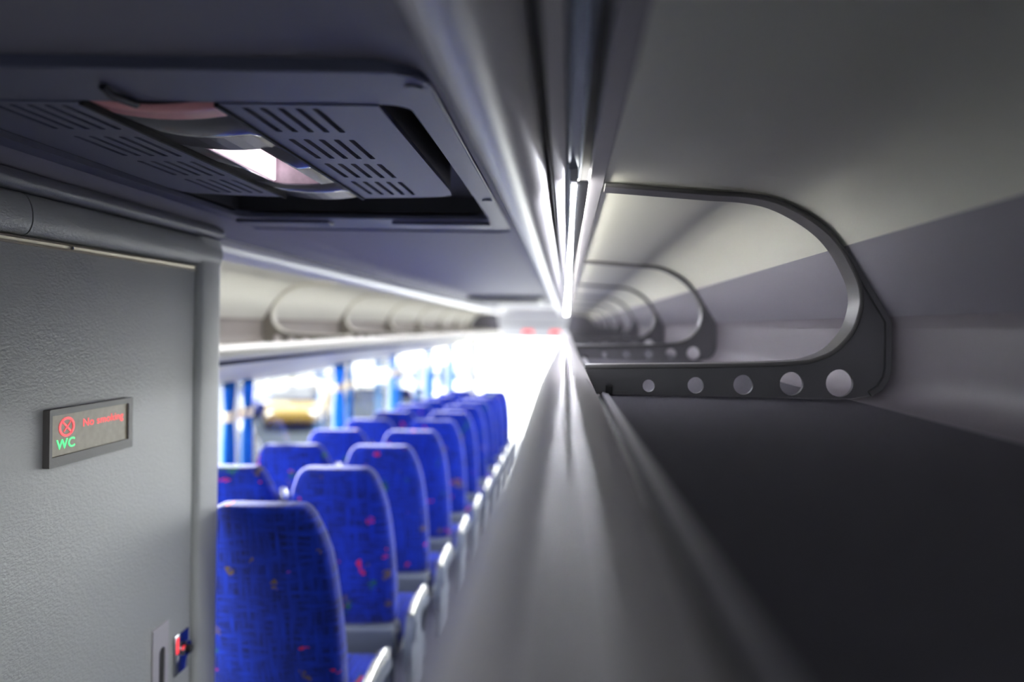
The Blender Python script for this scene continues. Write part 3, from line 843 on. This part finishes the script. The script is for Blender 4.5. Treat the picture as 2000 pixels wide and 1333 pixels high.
# ------------------------------------------------------------------ seats
def seat_proto(kind):
    """built at the origin of the floor under the backrest top, facing +y"""
    o = bpy.data.objects.new('coach_seat', None); COL.objects.link(o)
    o.location = (0, 0, ZC)      # eye-relative origin (0,0,0)
    # backrest
    prof = [(0.50, 0.205, 0.040), (0.515, 0.214, 0.052), (0.56, 0.220, 0.060), (0.70, 0.222, 0.062), (0.85, 0.218, 0.058), (0.96, 0.210, 0.056), (1.04, 0.200, 0.055), (1.10, 0.187, 0.054), (1.14, 0.172, 0.052), (1.168, 0.160, 0.053), (1.184, 0.148, 0.052), (1.193, 0.138, 0.049), (1.198, 0.130, 0.044), (1.20, 0.122, 0.036), (1.2015, 0.10, 0.022)]
    rings = []
    n = 32
    for z, w, th in prof:
        c = (1.20 - z) * 0.26
        ring = []
        for i in range(n):
            a = 2 * math.pi * i / n
            ca, sa = math.cos(a), math.sin(a)
            e = 0.45
            x = w * math.copysign(abs(ca) ** e, ca)
            y = th * math.copysign(abs(sa) ** e, sa)
            y += 0.018 * (abs(x) / w) ** 2 * (1 if z < 1.1 else 0.5)      # wings wrap forward
            ring.append((x, c + y, z))
        rings.append(ring)
    V, Fc = loft_geo(rings)
    b = mk('backrest', V, Fc, 'fabric', o, smooth=50)
    # stitched seam lines
    path = []
    for z, w, th in prof[2:11]:
        path.append((w * 0.90, (1.20 - z) * 0.26 - th * 0.86 + 0.0135, z))
    # cushion
    V, Fc = box_geo(-0.227, 0.227, 0.16, 0.66, 0.36, 0.46, 0.035, 4)
    V = [(x, y, z + 0.02 * (y - 0.2) + (0.012 if z > 0.4 else 0) * abs(x / 0.235) ** 2) for x, y, z in V]
    mk('seat_cushion', V, Fc, 'cushion', o, smooth=50)
    V, Fc = box_geo(-0.225, 0.225, 0.085, 0.225, 0.37, 0.505, 0.015, 3)
    V = [(x, y + (0.5 - z) * 0.25, z) for x, y, z in V]
    mk('back_panel', V, Fc, 'greypl', o, smooth=50)
    V, Fc = box_geo(-0.21, 0.21, 0.18, 0.62, 0.31, 0.362, 0.008, 2)
    mk('seat_base', V, Fc, 'greypl', o, smooth=40)
    for x in ((0.17,) if kind == 'aisle' else (-0.17,)):
        V, Fc = tube_geo([(x, 0.30, 0.0), (x, 0.31, 0.31)], [0.045, 0.03], 12, 0.6)
        mk('leg', V, Fc, 'greypl', o, smooth=50)
    if kind == 'aisle':
        xa = 0.285
        # grey side moulding curling up to the arm
        out = smooth_curve([(0.12, 0.30), (0.10, 0.40), (0.13, 0.50), (0.20, 0.545), (0.34, 0.55), (0.46, 0.535), (0.50, 0.50), (0.46, 0.485), (0.36, 0.495), (0.31, 0.47), (0.33, 0.41), (0.40, 0.36), (0.36, 0.30)], 5)
        V, Fc = fill_geo([out], 0.038)
        bm = bmesh.new()
        bv = [bm.verts.new((xa - 0.019 + w, u, v)) for u, v, w in V]
        for f_ in Fc:
            bm.faces.new([bv[i] for i in f_])
        bm.verts.index_update()
        Vv = [tuple(v.co) for v in bm.verts]; Ff = [[v.index for v in f_.verts] for f_ in bm.faces]; bm.free()
        a_ = mk('armrest', Vv, Ff, 'greypl', o, smooth=40)
        pth = [(xa, 0.16, 0.535), (xa, 0.19, 0.553), (xa, 0.30, 0.563), (xa, 0.42, 0.556), (xa, 0.49, 0.535), (xa, 0.505, 0.51)]
        V, Fc = tube_geo(pth, [0.020, 0.027, 0.029, 0.029, 0.027, 0.015], 14, 0.62)
        mk('armrest_pad', V, Fc, 'armpad', a_, smooth=60)
        V, Fc = cyl_geo((xa + 0.012, 0.17, 0.47), 'x', 0.045, 0.03, 20)
        mk('armrest_hinge', V, Fc, 'greypl', a_, smooth=40)
        V, Fc = box_geo(xa - 0.018, xa + 0.018, 0.14, 0.40, 0.16, 0.31, 0.012, 2)
        mk('side_cover', V, Fc, 'greypl', o, smooth=40)
    else:
        xa = 0.2125
        V, Fc = tube_geo([(xa, 0.15, 0.60), (xa, 0.135, 0.80), (xa, 0.10, 1.00), (xa, 0.07, 1.075)], [0.018, 0.019, 0.019, 0.017], 12, 0.8)
        a_ = mk('raised_armrest', V, Fc, 'brown', o, smooth=60)
        V, Fc = tube_geo([(xa + 0.004, 0.075, 1.06), (xa + 0.004, 0.066, 1.085), (xa + 0.004, 0.060, 1.10)], [0.021, 0.02, 0.010], 12, 0.8)
        mk('armrest_tip', V, Fc, 'armpad', a_, smooth=60)
    return o
def copy_tree(o, parent=None):
    c = o.copy(); COL.objects.link(c); c.parent = parent
    for ch in o.children:
        copy_tree(ch, c)
    return c
ORD = ['first', 'second', 'third', 'fourth', 'fifth', 'sixth', 'seventh', 'eighth', 'ninth', 'tenth', 'eleventh']
AX, WX = -0.935, -1.392
for kind, x0, rows in (('aisle', AX, range(0, 11)), ('window', WX, range(1, 11))):
    proto = seat_proto(kind)
    fst = True
    for n in rows:
        y = 2.475 + ROWP * n
        o = proto if fst else copy_tree(proto)
        fst = False
        o.location = (x0, y, floor_z(y + 0.0) + ZC)
        if kind == 'aisle':
            lab = 'blue patterned aisle seat with grey armrest, %s row from the toilet cubicle' % ORD[n] if n < 10 else 'blue patterned aisle seat with grey armrest, front row before the windscreen'
        else:
            lab = 'blue patterned window seat, %s row from the toilet cubicle' % ORD[n] if n < 10 else 'blue patterned window seat, front row before the windscreen'
        tag(o, lab, 'seat', 'blue coach seats')

# ------------------------------------------------------------------ front of the coach
fh = struct(box('wall_front', XL, XR, FRONT - 0.12, FRONT - 0.05, -0.22, 0.42, 'white', bev=0.01), 'white panel above the windscreen')
struct(box('window_20', XL, XR, FRONT, FRONT + 0.008, -2.3, -0.2, 'glass'), 'wide bright windscreen')
struct(box('trim_20', XL, XR, FRONT - 0.16, FRONT - 0.06, -1.02, -0.92, 'greyrail', bev=0.02), 'grey rail across the windscreen')
struct(box('trim_21', XL, XL + 0.08, FRONT - 0.15, FRONT + 0.02, -2.3, 0.42, 'pillar', bev=0.01))
struct(box('trim_22', XR - 0.08, XR, FRONT - 0.15, FRONT + 0.02, -2.3, 0.42, 'pillar', bev=0.01))
struct(box('trim_23', XL, XR, FRONT - 0.15, FRONT - 0.11, 0.03, 0.05, 'greyrail'))
for (xa, xb, lab) in ((-0.83, -0.62, 'red lit panel above the windscreen, nearer the side windows'), (-0.30, -0.10, 'red lit panel above the windscreen, beside the close rack')):
    d = empty('display_panel', ((xa + xb) / 2, FRONT - 0.13, -0.13), lab, 'display', 'red displays above the windscreen')
    box('casing', xa - 0.02, xb + 0.02, FRONT - 0.15, FRONT - 0.115, -0.16, -0.04, 'white', d, bev=0.005)
    box('lit_face', xa, xb, FRONT - 0.156, FRONT - 0.151, -0.14, -0.06, 'red', d, bev=0.002)
hv = empty('hanging_tag', (-1.42, FRONT - 0.25, -0.42), 'tiny magenta tag hanging at the top of the windscreen', 'tag')
M['magenta'] = mat('magenta', (130, 30, 90), 0.6)
V, Fc = fill_geo([rrect(-0.09, 0.09, -0.02, 0.02, 0.018)], 0.01)
mk('tag_plate', [(-1.42 + u, FRONT - 0.25 + w, -0.40 + v) for u, v, w in V], Fc, 'magenta', hv)
V, Fc = tube_geo([(-1.42, FRONT - 0.245, -0.385), (-1.42, FRONT - 0.115, -0.2)], 0.003, 8)
mk('cord', V, Fc, 'black', hv)

# ------------------------------------------------------------------ outside: parking ground, vehicles, a building
G = -ZC
def plane(name, x0, x1, y0, y1, z, m):
    return mk(name, [(x0, y0, z), (x1, y0, z), (x1, y1, z), (x0, y1, z)], [[0, 1, 2, 3]], m)
struct(plane('ground', -150, 150, -80, 300, G, 'asphalt'), 'grey asphalt parking ground outside the windows')
struct(plane('ground', -150, -6.5, 72, 290, G + 0.01, 'concrete'), 'concrete beyond the parked cars, whitened for the outdoor glare')
struct(plane('ground', -6.5, 120, FRONT + 4, 290, G + 0.01, 'concrete'), 'concrete ground ahead of the coach, whitened for the outdoor glare')

def make_car(loc, rot, paint, label, L=4.3, Wd=1.78, H=1.46, van=False, cat='car'):
    o = bpy.data.objects.new('parked_van' if van else 'parked_car', None); COL.objects.link(o)
    o.location = (0, 0, ZC)
    h2 = Wd / 2
    if van:
        st = [(0, .70, .45, .95), (.05, .9, .3, 1.05), (.25, .97, .25, 1.15), (.5, 1, .25, 1.2), (.75, 1, .25, 1.2), (.96, .98, .27, 1.2), (1, .94, .4, 1.15)]
        cab = [(.06, .80, 1.05), (.22, .86, H * .97), (.5, .88, H), (.96, .88, H), (.995, .86, H * .9)]
    else:
        st = [(0, .72, .42, .62), (.03, .88, .28, .70), (.12, .97, .22, .80), (.30, 1, .2, .90), (.5, 1, .2, .93), (.75, 1, .2, .95), (.9, .97, .24, .96), (.97, .9, .3, .90), (1, .78, .42, .82)]
        cab = [(.24, .82, .90), (.40, .74, H * .955), (.55, .72, H), (.72, .71, H * .985), (.86, .72, H * .86), (.95, .80, .95)]
    rings = []
    for u, w, z0, z1 in st:
        y = (u - .5) * L; w *= h2
        rings.append([(-w * .9, y, z0), (-w, y, z0 + .15), (-w, y, (z0 + z1) / 2 + .05), (-w * .94, y, z1 - .03), (-w * .8, y, z1), (w * .8, y, z1), (w * .94, y, z1 - .03), (w, y, (z0 + z1) / 2 + .05), (w, y, z0 + .15), (w * .9, y, z0)])
    V, Fc = loft_geo(rings)
    bd = mk('body', V, Fc, paint, o, smooth=35)
    belt = st[3][3] - .02
    rings = []
    for u, w, z1 in cab:
        y = (u - .5) * L; wr = w * h2; wb = h2 * .93
        zz = max(z1, belt + .02)
        rings.append([(-wb, y, belt), (-wr - .02, y, zz - .06 if zz - .06 > belt else belt + .005), (-wr * .85, y, zz), (wr * .85, y, zz), (wr + .02, y, zz - .06 if zz - .06 > belt else belt + .005), (wb, y, belt)])
    V, Fc = loft_geo(rings)
    mk('windows', V, Fc, paint if van else 'carglass', o, smooth=35)
    # roof skin and door pillars
    rr = []
    for u, w, z1 in cab[1:-1]:
        y = (u - .5) * L; wr = w * h2
        rr.append([(-wr - .03, y, z1 - .055), (-wr * .85, y, z1 + .008), (wr * .85, y, z1 + .008), (wr + .03, y, z1 - .055)])
    V, Fc = [], []
    for r in rr: V += r
    for j in range(len(rr) - 1):
        for i in range(3):
            Fc.append([j * 4 + i, j * 4 + i + 1, (j + 1) * 4 + i + 1, (j + 1) * 4 + i])
    mk('roof', V, Fc, paint, o, smooth=40)
    if van:
        mk('windscreen', *box_geo(-h2 * .78, h2 * .78, -.46 * L, -.30 * L, 1.12, H * .9, .03), 'carglass', o)
    for sx in (-1, 1):
        for uy in (.19, .80):
            V, Fc = cyl_geo((sx * (h2 - .09), (uy - .5) * L, .31), 'x', .31, .2, 24)
            wv = mk('wheel', V, Fc, 'tyre', o, smooth=40)
            V, Fc = cyl_geo((sx * (h2 + .012), (uy - .5) * L, .31), 'x', .19, .02, 18)
            mk('hub_cap', V, Fc, 'steel', wv, smooth=40)
        zl = st[1][3] - .12
        mk('headlight', *box_geo(sx * h2 * .5, sx * h2 * .82, -.5 * L + .015, -.46 * L, zl - .05, zl + .06, .02) if sx > 0 else box_geo(-h2 * .82, -h2 * .5, -.5 * L + .015, -.46 * L, zl - .05, zl + .06, .02), 'white', o)
        mk('tail_light', *box_geo(min(sx * h2 * .6, sx * h2 * .88), max(sx * h2 * .6, sx * h2 * .88), .46 * L, .5 * L - .01, .68, .82, .02), 'reddoor', o)
    o.location = (loc[0], loc[1], 0)
    o.rotation_euler = (0, 0, math.radians(rot))
    return tag(o, label, cat, 'vehicles parked outside')
make_car((-6.6, 15.0), 22, carpaint('paint_lilac', (66, 68, 92)), 'pale lilac parked car nearest the side windows')
make_car((-9.9, 22.0), 15, carpaint('paint_maroon', (62, 26, 30)), 'dull maroon car parked between lilac car and white van')
make_car((-9.0, 27.0), 12, carpaint('paint_yellow', (104, 84, 18)), 'yellow car in the middle of the parking row')
make_car((-10.6, 36.0), 10, carpaint('paint_gold', (104, 86, 30)), 'golden yellow car parked further back before the dark facade')
make_car((-12.0, 30.0), 20, carpaint('paint_blue', (16, 30, 92)), 'blue car parked beside the yellow one')
make_car((-15.2, 36.0), 20, carpaint('paint_white', (200, 202, 204)), 'white van standing behind the blue car', 4.6, 1.9, 1.9, True, 'van')
make_car((-10.6, 44.0), 20, carpaint('paint_white2', (240, 242, 242)), 'large white van beyond the second curtain pillar', 6.0, 2.1, 2.7, True, 'van')
make_car((-7.9, 39.0), 12, carpaint('paint_grey', (30, 30, 38)), 'dark grey car in front of the large white van')
bd = empty('building', (-22, 52, G), 'long grey building with dark windows behind the parked cars', 'building')
box('facade', -26, -19, 36, 66, G, G + 5, 'facade', bd)
for i in range(7):
    w = box('window', -19.0, -18.93, 38 + 4 * i, 40.2 + 4 * i, G + 1.0, G + 3.2, 'facadewin', bd)
    box('window_frame', -18.96, -18.9, 40.25 + 4 * i, 40.45 + 4 * i, G + 0.9, G + 3.3, 'greyrail', bd)
box('entrance_door', -19.0, -18.9, 52.7, 53.9, G, G + 3, 'reddoor', bd)
box('roof', -26.2, -18.7, 35.8, 66.2, G + 5, G + 5.25, 'greyrail', bd)
